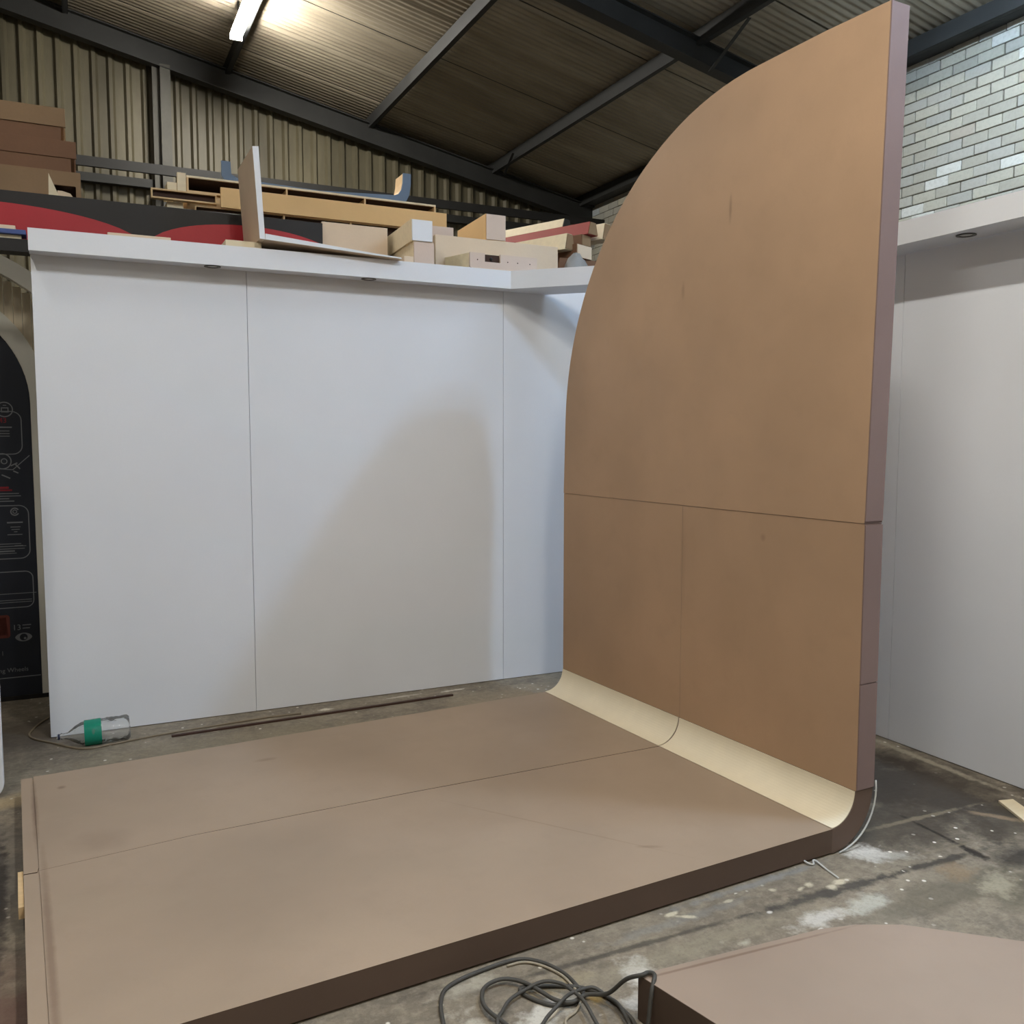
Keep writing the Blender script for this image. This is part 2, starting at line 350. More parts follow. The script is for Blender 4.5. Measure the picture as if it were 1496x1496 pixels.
# corrugated wall at the back: one sheet per object
wb = struct('wall_back', G().box(-8, 3.6, 8.22, 8.3, 0, 7.2), m_steel, org=(0, 8.2, 0))
def rib_profile(wd, pitch, h, top, base):
    pts = []; x = 0
    while x < wd-1e-6:
        g_ = (pitch-top-base)/2
        pts += [(x, 0), (x+base/2, 0), (x+base/2+g_, -h), (x+base/2+g_+top, -h), (x+base/2+g_*2+top, 0)]; x += pitch
    pts.append((wd, 0)); return pts
pr = rib_profile(.686, .1715, .038, .035, .085)
g = G(); n = len(pr); v = [(x, y, 0) for x, y in pr]+[(x, y, 1) for x, y in pr]
g.add(v, [(i, i+1, n+i+1, n+i) for i in range(n-1)])
first = None
for k in range(16):
    x0 = -7.4+k*.680; h = ZR(x0+.686)-.02 if x0 > -6.4 else 6.9
    if first is None: first = mk('metal_sheet', g, m_wallsheet, wb); o = first; ORG[o.name] = (0,0,0)
    else: o = first.copy(); COL.objects.link(o)
    o.location = (x0, (k % 2)*.003, 0); o.scale = (1, 1, h)
first.data.transform(Matrix.Translation((0, 8.2, 0)))  # undo the origin shift of the unit sheet
# roof
ce = struct('ceiling', G().add([(-6.4,-6,ZR(-6.4)+.1),(3.6,-6,ZR(3.6)+.1),(3.6,8.3,ZR(3.6)+.1),(-6.4,8.3,ZR(-6.4)+.1),
                               (-8,-6,ZR(-6.4)-.2),(-8,8.3,ZR(-6.4)-.2)], [(0,1,2,3),(0,3,5,4)]), m_steel)
g = G(); N = 60; wd = .76; prr = []
for i in range(N+1):
    t = i/N; prr.append((t*wd, .0045*math.sin(t*10*2*math.pi)+(.008 if i in (0, 1, N-1, N) else 0)))
v = [(0, y, z) for y, z in prr]+[(1, y, z) for y, z in prr]
g.add(v, [(i, i+1, N+1+i+1, N+1+i) for i in range(N)])
first = None
L_ = 10.0
for k in range(19):
    if first is None: first = mk('roof_sheet', g, m_roofsheet, ce, smooth=False); o = first; ORG[o.name] = (0,0,0)
    else: o = first.copy(); COL.objects.link(o)
    o.location = (-6.4, -6+k*.752, ZR(-6.4)+.012*(k % 2)); o.rotation_euler = (0, math.atan(.205), 0); o.scale = (L_*1.021, 1, 1)
# purlins (C sections along the depth) and rafters (I sections down the slope)
def purlin(x):
    z = ZR(x)-.015; g = G()
    g.box(x-.004, x+.004, -6, 8.15, z-.13, z); g.box(x, x+.05, -6, 8.15, z-.13, z-.125); g.box(x, x+.05, -6, 8.15, z-.006, z)
    g.box(x+.046, x+.05, -6, 8.15, z-.13, z-.115)
    return struct('purlin', g, m_steel, org=(x, 0, z))
for x in (3.20, 1.90, .27, -1.38, -3.0, -4.6): purlin(x)
def rafter(y, x0, x1, d, dt=.13):
    g = G(); t = .012
    for (a, b, w_) in ((0, t, .13), (t, d-t, .01), (d-t, d, .13)):
        g.prism([(x0, ZR(x0)-dt-b), (x1, ZR(x1)-dt-b), (x1, ZR(x1)-dt-a), (x0, ZR(x0)-dt-a)], 'y', y-w_/2, y+w_/2)
    return struct('rafter', g, m_steel, org=(x1, y, ZR(x1)-dt-d))
rafter(7.98, -6.4, 3.4, .24, .10); rafter(3.76, -6.4, 3.4, .2, .10); rafter(-.6, -6.4, 3.4, .2, .10)
# steel column with girts and a rail
g = G(); g.box(-2.075, -1.97, 7.925, 8.06, 0, 5.84).box(-2.15, -2.076, 8.00, 8.012, 0, 5.84)
struct('column', g, m_column, org=(-2.05, 8, 0))
g = G().box(-6.4, -2.15, 8.06, 8.15, 4.55, 4.64).box(-1.96, 3.4, 8.06, 8.15, 4.55, 4.64)
struct('girt', g, m_steel, org=(0, 8.1, 4.5))
struct('girt', G().box(-6.4, 3.4, 7.66, 7.70, 4.60, 4.70), m_rail, org=(0, 7.7, 4.6))
struct('girt', G().box(-6.4, 3.4, 8.06, 8.15, 2.2, 2.3), m_steel, org=(0, 8.1, 2.2))
# brick wall: single bricks where the photo shows them
wr = struct('wall_right', G().box(3.412, 3.62, -6, 8.3, 0, 5.00), m_mortar, org=(3.4, 0, 0))
BP, BH = .230, .0855
bg = G().box(3.40, 3.44, 0, .222, 0, .078)
first = None
Y0, Y1, Z0i, Z1i = .9, 3.66, 37, 58
def brick_spots():
    for i in range(0, 58):
        z = .02+i*BH
        y = -6+(BP/2 if i % 2 else 0)
        while y < 8.0:
            yield i, y, z; y += BP
far = G(); tones = []
cnt = 0
for i, y, z in brick_spots():
    if z+.075 > 5.0: continue
    near = (i >= 36 and Y0 <= y <= Y1-.23)
    if near and cnt < 296:
        cnt += 1
        if first is None:
            first = mk('brick', bg, m_brick, wr, bevel=.006); o = first
        else: o = first.copy(); COL.objects.link(o)
        o.location = (random.uniform(-.005, .004), y+random.uniform(-.004, .004), z)
        o.rotation_euler = (0, 0, random.uniform(-.012, .012))
    else:
        if i < 10: continue
        d = random.uniform(-.004, .004); far.box(3.40+d, 3.44, y, y+.222, z, z+.078); tones += [random.random()]*8
o = mk('far_bricks', far, m_brickfar, wr); tag(o, kind='stuff')
at = o.data.attributes.new('tone', 'FLOAT', 'POINT'); at.data.foreach_set('value', tones)
struct('trim_1', G().box(3.28, 3.62, -6, 8.2, 4.94, 5.02), m_steel, org=(3.4, 0, 4.94))
struct('wall_left', G().box(-8.1, -8, -6, 8.3, 0, 7.1), m_plaster, org=(-8, 0, 0))
struct('wall_front', G().box(-8, 3.6, -6.1, -6, 0, 7.1), m_plaster, org=(0, -6, 0))
# small braces at the rafters
for (p, q) in (((2.02, 7.86, 5.16), (1.82, 7.2, 5.22)), ((2.02, 3.72, 4.98), (1.92, 3.1, 5.16))):
    struct('brace', G().obox(p, q, .03, .006), m_steel, org=p)

# ================================================================= LAMPS
for i, (lab, x, y, ln, c, s, drop) in enumerate(LAMPS):
    z = ZR(x)-drop
    t = thing('fluorescent_lamp', lab, 'lamp', (x, y, z), group=None)
    mk('lamp_body', G().box(x-.045, x+.045, y-ln/2, y+ln/2, z, z+.05), m_lampbody, t, bevel=.006)
    prof = [(x-.055, z), (x-.05, z-.035), (x-.025, z-.055), (x+.025, z-.055), (x+.05, z-.035), (x+.055, z)]
    mk('diffuser', G().prism(prof, 'y', y-ln/2+.02, y+ln/2-.02), emit('lamp_light_%d' % i, c, s), t)
    for e in (-1, 1):
        mk('end_cap', G().box(x-.058, x+.058, y+e*(ln/2-.01)-.012, y+e*(ln/2-.01)+.012, z-.058, z-.0005), m_lampbody, t)
        yy = y+e*ln*.35
        mk('hanger', G().box(x-.01, x+.01, yy-.01, yy+.01, z+.05, ZR(x)+.01), m_steel, t)

# ================================================================= THE CURVED STAND (world frame)
st = thing('display_stand', 'brown mdf display stand, low platform curving up by a cream cove to an arched upright', 'display stand', (-1.6, 1.2, 0), 'W')
T = .116
seam = [(-.15, 1.207), (-1.6, 1.266), (-2.6, 1.285), (-3.187, 1.247)]
def flatpart(name, poly, z0, z1, mats, **kw):
    g = G().prism(poly, 'z', z0, z1); n_ = len(poly)
    g.mi = [0, 0]+[2 if (1.15 < poly[i][1] < 1.4 and 1.15 < poly[(i+1) % n_][1] < 1.4) else 1 for i in range(n_)]
    return mk(name, g, list(mats)+[m_core], st, **kw)
flatpart('platform_deck', [(-3.187, .0), (-.15, .0)]+seam, .010, T, [m_deck, m_edge_shaded])
flatpart('platform_deck', [(-3.187, 2.37), (-.15, 2.425)][::-1]+[(x, y+(.005 if x > -2 else .003 if x > -3 else .001)) for x, y in seam][::-1], .010, T, [m_deck, m_edge_shaded]).scale = (1, 1, 1)
flatpart('edge_batten', [(-3.242, 0), (-3.1885, 0), (-3.1885, 1.196), (-3.192, 1.235), (-3.242, 1.24)], .012, T-.002, [m_deck, m_edge])
flatpart('edge_batten', [(-3.242, 1.244), (-3.195, 1.241), (-3.1885, 1.28), (-3.192, 2.36), (-3.242, 2.366)], .012, T-.001, [m_deck, m_edge])
flatpart('joining_cleat', [(-3.262, .99), (-3.243, .99), (-3.243, 1.30), (-3.262, 1.30)], .06, T-.012, [m_pine, m_pine])
A = [R(a) for a in range(0, 91, 6)]
for (v0, v1) in ((.0, 1.206), (1.211, 2.427)):
    # brown corner block: outer arc radius .25, inner arc radius .141
    outer = [(-.15+.25*math.sin(a), .256-.25*math.cos(a)) for a in A]; inner = [(-.15+.141*math.sin(a), .257-.141*math.cos(a)) for a in A]
    g = G(); ring = outer+inner[::-1]; n = len(A)
    v = [(x, v0, z) for x, z in ring]+[(x, v1, z) for x, z in ring]; m = len(ring)
    f = [(i, i+1, m-2-i, m-1-i) for i in range(n-1)]; f += [tuple(m+k for k in q[::-1]) for q in f]
    f += [(i, i+m, (i+1) % m+m, (i+1) % m) for i in range(m)]
    mk('corner_block', g.add(v, f), m_edge_midshade, st)
    a_ = [(-.15+.140*math.sin(a), .257-.140*math.cos(a)) for a in A]; b_ = [(-.15+.137*math.sin(a), .257-.137*math.cos(a)) for a in A]
    g = G(); ring = a_+b_[::-1]; v = [(x, v0+.003, z) for x, z in ring]+[(x, v1-.001, z) for x, z in ring]
    mk('cove', G().add(v, f), m_cove, st)
    g = G().box(-.008, .10, v0 if v0 < 1 else 1.2085, v1 if v1 > 2 else 1.2072, .258, 1.4466); g.mi = [1, 1, 1, 1, 1, 0]
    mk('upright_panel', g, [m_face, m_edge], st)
lean = lambda z: -.010+(z-1.449)*.0262
poly = [(0.0, 1.4485), (2.428, 1.4485), (2.43, 1.95)]+[(.75+1.68*math.cos(R(a)), 1.95+1.68*math.sin(R(a))) for a in range(3, 91, 3)]+[(.35, 3.634), (0, 3.627)]
n = len(poly); g = G()
v = [(lean(z), y, z) for y, z in poly]+[(lean(z)+.112, y, z) for y, z in poly]
g.add(v, [tuple(range(n))[::-1]], 0); g.add([], [])
g.f.append(tuple(range(n, 2*n))); g.f += [(i, (i+1) % n, n+(i+1) % n, n+i) for i in range(n)]; g.mi = [0, 0]+[1]*n
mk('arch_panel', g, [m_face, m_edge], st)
# edging strip down the front edge of the upright, in pieces with open joints
def strip(z0, z1, fx, name='edge_strip'):
    v = []
    for z in (z0, z1):
        x = fx(z); v += [(x+.001, -.006, z), (x+.109, -.006, z), (x+.109, -.0005, z), (x+.001, -.0005, z)]
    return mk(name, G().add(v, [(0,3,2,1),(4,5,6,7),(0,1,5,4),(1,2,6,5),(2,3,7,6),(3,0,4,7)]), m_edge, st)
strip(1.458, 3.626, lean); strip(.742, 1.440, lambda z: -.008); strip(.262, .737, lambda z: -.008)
mk('joint_filler', G().box(-3.205, -3.175, .012, 2.35, .03, T-.006), m_deck, st)
# loose pale edging round the outside of the bend
pts = [(-.15+.262*math.sin(R(a)), -.009-.006*math.sin(R(a*2)), .262-.258*math.cos(R(a))) for a in range(8, 97, 8)]
mk('loose_edging', G().tube(pts, .0042, 6), m_silver, st, smooth=True)

# ================================================================= LOOSE SLAB lower right (world frame)
poly = [(-1.573, -.494), (-.87, -.583), (-.74, -.622), (-.60, -.70), (-.26, -1.04), (-.1, -1.55), (-1.40, -1.50)]
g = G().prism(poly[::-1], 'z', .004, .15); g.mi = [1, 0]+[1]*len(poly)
solo('mdf_platform_section', g, [m_slab, m_edge_shaded], 'loose brown mdf platform section on the floor, lower right, with a cable over its corner', 'platform section', (-1, -.9, 0), 'W', bevel=.002)

# ================================================================= WHITE BOOTH
YW, XR, ZF, HF, DB, DR = 3.202, 1.296, 2.874, .125, .142, .238
bo = thing('exhibition_booth', 'white L-shaped exhibition booth wall with a shallow canopy and round downlights, behind the stand', 'booth', (0, YW, 0))
def panel(x0, x1, y0, y1):
    return mk('wall_panel', G().box(x0, x1, y0, y1, .004, ZF+HF-.012), m_white, bo, bevel=.0012)
panel(-3.25, -2.033, YW, YW+.05); panel(-2.0305, -.2145, YW, YW+.05); panel(-.2115, XR, YW, YW+.05)
for (a, b) in ((.965, YW+.05), (-.857, .9625), (-2.68, -.860)): panel(XR+.0002, XR+.05, a, b)
FT = .018
mk('fascia', G().box(-3.255, -.22, YW-DB, YW-DB+FT, ZF, ZF+HF), m_white, bo)
dx = XR-DR; yd = YW-DB-(dx+.22)
mk('fascia', G().prism([(-.22, YW-DB), (dx, yd), (dx+FT, yd+.008), (-.212, YW-DB+FT)], 'z', ZF, ZF+HF), m_white, bo)
mk('fascia', G().box(dx, dx+FT, -2.68, yd, ZF, ZF+HF), m_white, bo)
mk('soffit', G().box(-3.254, -.22, YW-DB+FT, YW-.001, ZF+.001, ZF+.016), m_white, bo)
k = .28*math.sqrt(2)
mk('soffit', G().prism([(-.219, YW-DB+FT), (dx+FT, yd+.01), (XR-.001, yd+.01), (XR-.001, yd-DR+k+.10), (-.22+k-.05, YW-.001), (-.219, YW-.001)], 'z', ZF+.001, ZF+.016), m_white, bo)
mk('soffit', G().box(dx+FT, XR-.001, -2.68, yd+.008, ZF+.001, ZF+.016), m_white, bo)
for (x, y) in ((-2.25, 3.115), (-1.25, 3.115), (1.165, .47), (1.165, -.55), (1.165, -1.6)):
    d = mk('downlight', G().lathe([(0, .050), (-.004, .050), (-.004, .034), (-.0005, .030)], (x, y, ZF), (0,0,1), 24, caps=False), m_ringgrey, bo)
    mk('lens', G().lathe([(-.0010, .033), (-.0012, .001)], (x, y, ZF), (0,0,1), 24), m_silver, d)

# ================================================================= FAR DISPLAY: arched black panel, slats and arch
DY = 4.20; CX = -4.03
ar = thing('arch_display', 'arched display at the left edge, black printed panel in a white frame', 'display', (CX, DY, 0))
def arch(r0, r1, cz, y0, y1, mat, name, z0=.0):
    th = [R(a) for a in range(0, 181, 5)]
    o = [(CX+r1*math.cos(a), cz+r1*math.sin(a)) for a in th]; i = [(CX+r0*math.cos(a), cz+r0*math.sin(a)) for a in th]
    o = [(CX+r1, z0)]+o+[(CX-r1, z0)]; i = [(CX+r0, z0)]+i+[(CX-r0, z0)]; n = len(o)
    v = [(x, y0, z) for x, z in o]+[(x, y0, z) for x, z in i]+[(x, y1, z) for x, z in o]+[(x, y1, z) for x, z in i]
    f = []
    for k in range(n-1): f += [(k, k+1, n+k+1, n+k), (2*n+k, 3*n+k, 3*n+k+1, 2*n+k+1), (k, 2*n+k, 2*n+k+1, k+1), (n+k, n+k+1, 3*n+k+1, 3*n+k)]
    f += [(0, n, 3*n, 2*n), (n-1, 3*n-1, 4*n-1, 2*n-1)]
    return mk(name, G().add(v, f), mat, ar)
def archplate(r, cz, y0, y1, mat, name, z0=.03):
    th = [R(a) for a in range(0, 181, 5)]
    return mk(name, G().prism([(CX+r, z0)]+[(CX+r*math.cos(a), cz+r*math.sin(a)) for a in th]+[(CX-r, z0)], 'y', y0, y1), mat, ar)
arch(1.25, 1.36, 1.78, DY-.14, DY-.02, m_whitew, 'outer_arch')
arch(.712, .825, 2.05, DY-.01, DY+.03, m_whitew, 'inner_frame', .03)
archplate(.71, 2.05, DY+.0, DY+.03, m_glossblack, 'printed_panel')
mk('plinth', G().box(CX-.83, CX+.86, DY-.012, DY+.05, 0, .03), m_rail, ar)
x = CX-1.22
while x < CX+1.22:
    h = 1.78+math.sqrt(max(0, 1.255**2-max(abs(x-CX), abs(x+.05-CX))**2))
    mk('slat', G().box(x, x+.050, DY+.035, DY+.055, 0, h), m_slat, ar); x += .0545
mk('backing', G().box(CX-1.22, CX+1.22, DY+.056, DY+.062, 0, 1.9), m_pine, ar)
YP = DY-.0015
def rrect(x0, x1, z0, z1, r, t=.006, mat=m_line):
    c = []
    for (cx, cz, a0) in ((x1-r, z1-r, 0), (x0+r, z1-r, 90), (x0+r, z0+r, 180), (x1-r, z0+r, 270)):
        for a in range(0, 91, 15): c.append((cx, cz, R(a0+a)))
    o = [(cx+r*math.cos(a), cz+r*math.sin(a)) for cx, cz, a in c]; i = [(cx+(r-t)*math.cos(a), cz+(r-t)*math.sin(a)) for cx, cz, a in c]
    n = len(o); v = [(x, YP, z) for x, z in o]+[(x, YP, z) for x, z in i]
    mk('printed_line', G().add(v, [(k, (k+1) % n, n+(k+1) % n, n+k) for k in range(n)]), mat, ar)
rrect(-4.66, -3.375, 1.70, 1.995, .06); rrect(-4.66, -3.355, .985, 1.355, .06); rrect(-4.66, -3.345, .645, .90, .05)
rrect(-4.6, -3.50, .44, .60, .02, .08, m_rustprint)
g = G()
for (a, b) in (((-3.62, 1.612), (-3.44, 1.594)), ((-3.44, 1.594), (-3.335, 1.692))):
    g.obox((a[0], YP, a[1]), (b[0], YP, b[1]), .001, .005)
mk('printed_line', g, m_line, ar)
def dash(x0, x1, z, t=.008, mat=m_line): mk('printed_line', G().box(x0, x1, YP-.0005, YP+.001, z-t/2, z+t/2), mat, ar)
for (x0, x1, z, t) in ((-3.62, -3.435, 1.885, .008), (-3.62, -3.45, 1.86, .005), (-3.62, -3.45, 1.842, .005), (-3.62, -3.45, 1.825, .005),
                       (-3.62, -3.41, 1.435, .005), (-3.62, -3.40, 1.418, .005), (-3.62, -3.47, 1.40, .005), (-3.62, -3.44, 1.383, .006),
                       (-3.49, -3.395, 1.236, .009), (-3.47, -3.41, 1.205, .005), (-3.465, -3.415, 1.188, .005), (-3.45, -3.43, 1.172, .005), (-3.49, -3.40, 1.153, .005),
                       (-3.7, -3.41, 1.09, .004), (-3.7, -3.38, 1.073, .004), (-3.45, -3.40, 1.075, .007), (-3.7, -3.39, 1.056, .004), (-3.7, -3.45, 1.04, .008), (-3.7, -3.44, 1.025, .004),
                       (-3.9, -3.33, .745, .004), (-3.8, -3.36, .70, .004), (-3.8, -3.36, .685, .004), (-4.7, -3.325, .16, .006), (-3.553, -3.550, .335, .03)):
    dash(x0, x1, z, t)
dash(-3.62, -3.47, 1.475, .014, m_redprint)
dash(-3.62, -3.45, 1.458, .010, m_redprint)
def text(body, x, z, size, mat, name='lettering'):
    cu = bpy.data.curves.new(name, 'FONT'); cu.body = body; cu.size = size; cu.extrude = .0005; cu.align_x = 'LEFT'; cu.materials.append(mat)
    o = bpy.data.objects.new(name+'_curve', cu); me = bpy.data.meshes.new_from_object(o); bpy.data.objects.remove(o); o = bpy.data.objects.new(name, me); COL.objects.link(o); o.parent = ar; org = ORG[ar.name]
    o.location = (x-org[0], YP-.002-org[1], z-org[2]); o.rotation_euler = (R(90), 0, 0); return o
text('043', -3.535, 1.915, .048, m_redprint)
text('13', -3.487, .49, .055, m_line); dash(-3.425, -3.372, .522, .006); dash(-3.425, -3.380, .500, .006)
text('lighting Wheels', -3.66, .20, .042, m_line)
# round badges, the case emblem and the eye emblem
def ring(x, z, r, t=.007, a0=0, a1=360, sx=1, mat=m_line, name='emblem'):
    A_ = [R(a) for a in range(a0, a1+1, 12)]; n = len(A_)
    v = [(x+sx*r*math.cos(a), YP, z+r*math.sin(a)) for a in A_]+[(x+sx*(r-t)*math.cos(a), YP, z+(r-t)*math.sin(a)) for a in A_]
    mk(name, G().add(v, [(k, k+1, n+k+1, n+k) for k in range(n-1)]), mat, ar)
ring(-3.475, 2.005, .052); mk('emblem', G().box(-3.495, -3.450, YP-.001, YP, 1.985, 1.992).box(-3.495, -3.450, YP-.001, YP, 2.012, 2.019).box(-3.495, -3.489, YP-.001, YP, 1.985, 2.019).box(-3.456, -3.450, YP-.001, YP, 1.985, 2.019).box(-3.483, -3.462, YP-.001, YP, 2.03, 2.035), m_line, ar)
ring(-3.50, 1.655, .055); ring(-3.49, 1.655, .02, .006); ring(-3.44, 1.31, .028, .008, 30, 330); ring(-3.44, 1.31, .014, .005)
g = G()
for (a, b) in (((-3.51, 1.56), (-3.46, 1.535)), ((-3.45, 1.62), (-3.41, 1.64)), ((-3.44, 1.585), (-3.41, 1.57)), ((-3.43, 1.635), (-3.40, 1.60))):
    g.obox((a[0], YP, a[1]), (b[0], YP, b[1]), .001, .008, up=(0, 0, 1))
mk('emblem', g, m_line, ar)
ex, ez = -3.420, .438
E_ = [(ex+.052*math.cos(R(a)), ez+.030*math.sin(R(a))*abs(math.sin(R(a)))**.25) for a in range(0, 360, 15)]
mk('eye_emblem', G().prism(E_, 'y', YP-.0008, YP), m_line, ar)
mk('eye_emblem', G().prism([(ex+.024*math.cos(R(a)), ez+.024*math.sin(R(a))) for a in range(0, 360, 20)], 'y', YP-.0016, YP), m_glossblack, ar)
mk('eye_emblem', G().prism([(ex+.008+.008*math.cos(R(a)), ez-.008+.008*math.sin(R(a))) for a in range(0, 360, 40)], 'y', YP-.0024, YP), m_line, ar)

# near white rounded panel at the left frame edge
xe, ye = -3.443, 2.29
A9 = [R(a) for a in range(0, 91, 10)]
poly = [(xe-.07+.07*math.sin(a), .07-.07*math.cos(a)) for a in A9]+[(xe, 2.3), (xe-.9, 2.3), (xe-.9, 0)]
solo('rounded_panel', G().prism(poly, 'y', ye, ye+.05), m_white, 'white panel with a rounded bottom corner, cut by the left edge of the photo', 'panel', (xe-.5, ye, 0), bevel=.004)

# ================================================================= STORAGE RACK AND WHAT LIES ON IT
rk = thing('storage_rack', 'dark steel storage rack standing behind the white booth wall', 'rack', (-1.5, 4.2, 0))
mk('lower_deck', G().box(-3.1, 1.9, 3.256, 3.86, 2.965, 2.999), m_steel, rk)
mk('upper_deck', G().box(-5.0, -.10, 3.865, 4.95, 3.285, 3.318), m_steel, rk)
mk('ledge_beam', G().box(-5.0, -3.262, 3.42, 3.56, 2.925, 2.999), m_black, rk)
for (x, y, h) in ((-2.6, 3.40, 2.965), (-.6, 3.40, 2.965), (1.22, 3.40, 2.965), (-2.55, 4.85, 3.285), (-.3, 4.85, 3.285), (1.7, 3.75, 2.965), (-4.9, 4.85, 3.285), (-2.6, 3.90, 3.285)):
    mk('post', G().box(x-.03, x+.03, y-.03, y+.03, 0, h), m_steel, rk)
mk('crossbeam', G().box(-3.262, -2.55, 3.42, 3.50, 2.925, 2.965), m_steel, rk)

def bx(name, label, cat, x0, x1, y0, y1, z0, z1, mat, group=None, bevel=.002):
    return solo(name, G().box(x0, x1, y0, y1, z0, z1), mat, label, cat, ((x0+x1)/2, (y0+y1)/2, z0), group=group, bevel=bevel)
# black board with two red arcs
bb = thing('black_board', 'long black board with two red arcs painted on it, behind the canopy top', 'board', (-3.2, 3.6, 3.0))
mk('board', G().box(-5.0, -1.44, 3.568, 3.61, 3.001, 3.312), m_black, bb, bevel=.002)
def arc_poly(pts): return mk('red_arc', G().prism(pts+[(pts[-1][0], 3.003), (pts[0][0], 3.003)], 'y', 3.560, 3.5675), m_red, bb)
def arcpts(x0, x1, zc, top):   # shallow dome from x0 to x1
    return [(x0+(x1-x0)*t/24, zc+(top-zc)*math.sqrt(max(0, 1-(2*t/24-1)**2))) for t in range(25)]
arc_poly([p for p in arcpts(-4.38, -2.60, 3.03, 3.238)])
arc_poly([p for p in arcpts(-2.60, -1.30, 3.03, 3.240) if p[0] <= -1.445])
# boards on the ledge left of the booth
bx('cream_board', 'thin cream board lying under a blue one, left of the canopy', 'board', -4.2, -3.30, 3.43, 3.50, 3.0, 3.022, m_cream)
bx('blue_board', 'blue board lying on the ledge left of the canopy', 'board', -4.1, -3.275, 3.40, 3.54, 3.023, 3.050, m_navy)
bx('beige_board', 'beige board on top of the blue board at the left edge', 'board', -4.1, -3.33, 3.42, 3.50, 3.051, 3.075, m_beige)
# slim slips on the canopy
bx('wood_slip', 'long thin beige slip on the canopy left of the L-shaped frame', 'board', -2.84, -2.49, YW-.10, YW+.03, 3.0, 3.022, m_beige)
bx('wood_slip', 'short thin cream slip under the foot of the L-shaped frame', 'board', -2.17, -1.95, YW-.10, YW+.10, 3.0, 3.043, m_cream)
# stack of brown boxes, top left
def open_box(name, label, x0, x1, y0, y1, z0, z1, mat, end=True, group=None, cat='box'):
    t = thing(name, label, cat, ((x0+x1)/2, y0, z0), group=group); k_ = .016
    mk('front_board', G().box(x0, x1, y0, y0+k_, z0, z1), mat, t, bevel=.001)
    mk('back_board', G().box(x0, x1, y1-k_, y1, z0, z1), mat, t)
    mk('bottom_board', G().box(x0, x1-.012, y0+k_, y1-k_, z0, z0+k_), mat, t)
    mk('top_board', G().box(x0, x1-.012, y0+k_, y1-k_, z1-k_, z1), mat, t)
    if end: mk('end_board', G().box(x1-.03, x1-.012, y0+k_, y1-k_, z0+k_, z1-k_), m_cream, t)
    return t
q = 4.20
open_box('brown_box', 'brown mdf box at the very top of the left stack', -4.6, -3.035, q, q+.45, 3.918, 4.040, m_tan)
open_box('brown_box', 'brown mdf box second from the top of the left stack', -4.6, -3.065, q+.01, q+.45, 3.829, 3.917, m_brown)
open_box('brown_box', 'brown mdf box in the middle of the left stack, reaching furthest of the upper ones', -4.6, -2.975, q, q+.45, 3.716, 3.828, m_brown)
open_box('brown_box', 'dark brown mdf box fourth from the top of the left stack', -4.6, -3.01, q+.008, q+.45, 3.624, 3.715, m_brown)
t = open_box('brown_box', 'large tan mdf box with an open notched end at the bottom of the left stack', -4.6, -3.13, q-.01, q+.45, 3.319, 3.623, m_tan, end=False)
mk('brace', G().prism([(-3.155, 3.40), (-3.07, 3.40), (-3.15, 3.60)], 'y', q-.012, q+.006), m_cream, t)
mk('notch_frame', G().box(-3.13, -2.955, q-.005, q+.012, 3.53, 3.623).box(-2.985, -2.955, q-.005, q+.012, 3.36, 3.53).box(-2.97, -2.953, q+.012, q+.43, 3.32, 3.62), m_tan, t)
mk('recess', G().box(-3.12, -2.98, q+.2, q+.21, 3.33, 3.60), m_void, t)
mk('curved_end', G().prism([(-3.10, 3.36), (-2.99, 3.36), (-2.995, 3.45), (-3.02, 3.487), (-3.07, 3.50), (-3.10, 3.50)], 'y', q+.03, q+.05), m_beige, t)

# long open compartment units and boards in the middle
def shelf_unit(name, label, x0, x1, y0, y1, z0, z1, divs, mat_edge, mat_top, k_=.014):
    t = thing(name, label, 'shelf unit', ((x0+x1)/2, y0, z0))
    mk('top_board', G().box(x0, x1, y0, y1, z1-k_, z1), mat_top, t); mk('bottom_board', G().box(x0, x1, y0, y1, z0, z0+k_), mat_edge, t)
    for x in (x0, x1-k_): mk('end_board', G().box(x, x+k_, y0, y1, z0+k_, z1-k_), mat_edge, t)
    for x in divs: mk('divider', G().box(x-.006, x+.006, y0+.002, y1, z0+k_, z1-k_), mat_edge, t)
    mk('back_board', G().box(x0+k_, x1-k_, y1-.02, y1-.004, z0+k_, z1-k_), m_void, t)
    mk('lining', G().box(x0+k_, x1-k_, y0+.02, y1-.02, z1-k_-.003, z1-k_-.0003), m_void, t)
    return t
bx('packing_board', 'hidden thick board under the long cream shelf unit', 'board', -2.27, -.40, 4.13, 4.55, 3.319, 3.555, m_pine)
shelf_unit('shelf_unit', 'long cream topped open compartment unit lying on the rack, uppermost of the middle pile', -2.275, -.385, 4.10, 4.5, 3.556, 3.672, [-1.568, -.968], m_pine, m_cream)
bx('cream_board', 'cream board end sticking out left above the small open box', 'board', -2.338, -2.279, 4.095, 4.125, 3.50, 3.684, m_cream)
bx('cream_block', 'small cream block behind the left end of the middle pile', 'block', -2.405, -2.340, 4.10, 4.4, 3.54, 3.611, m_cream)
bx('cream_block', 'larger cream block under the small open box at the left of the middle pile', 'block', -2.415, -2.305, 4.06, 4.4, 3.319, 3.466, m_cream)
shelf_unit('shelf_unit', 'small narrow open box projecting furthest left from the middle pile', -2.52, -2.085, 4.00, 4.053, 3.467, 3.534, [], m_pine, m_pine, .010)
shelf_unit('shelf_unit', 'low open unit showing as a dark slot under the honey coloured board', -2.235, -.30, 3.97, 4.05, 3.32, 3.436, [-1.62, -1.12], m_pine, m_pine, .005)
bx('honey_board', 'long honey coloured board in the middle of the pile above the dark slots', 'board', -2.066, -.353, 3.945, 3.968, 3.437, 3.576, m_orange)
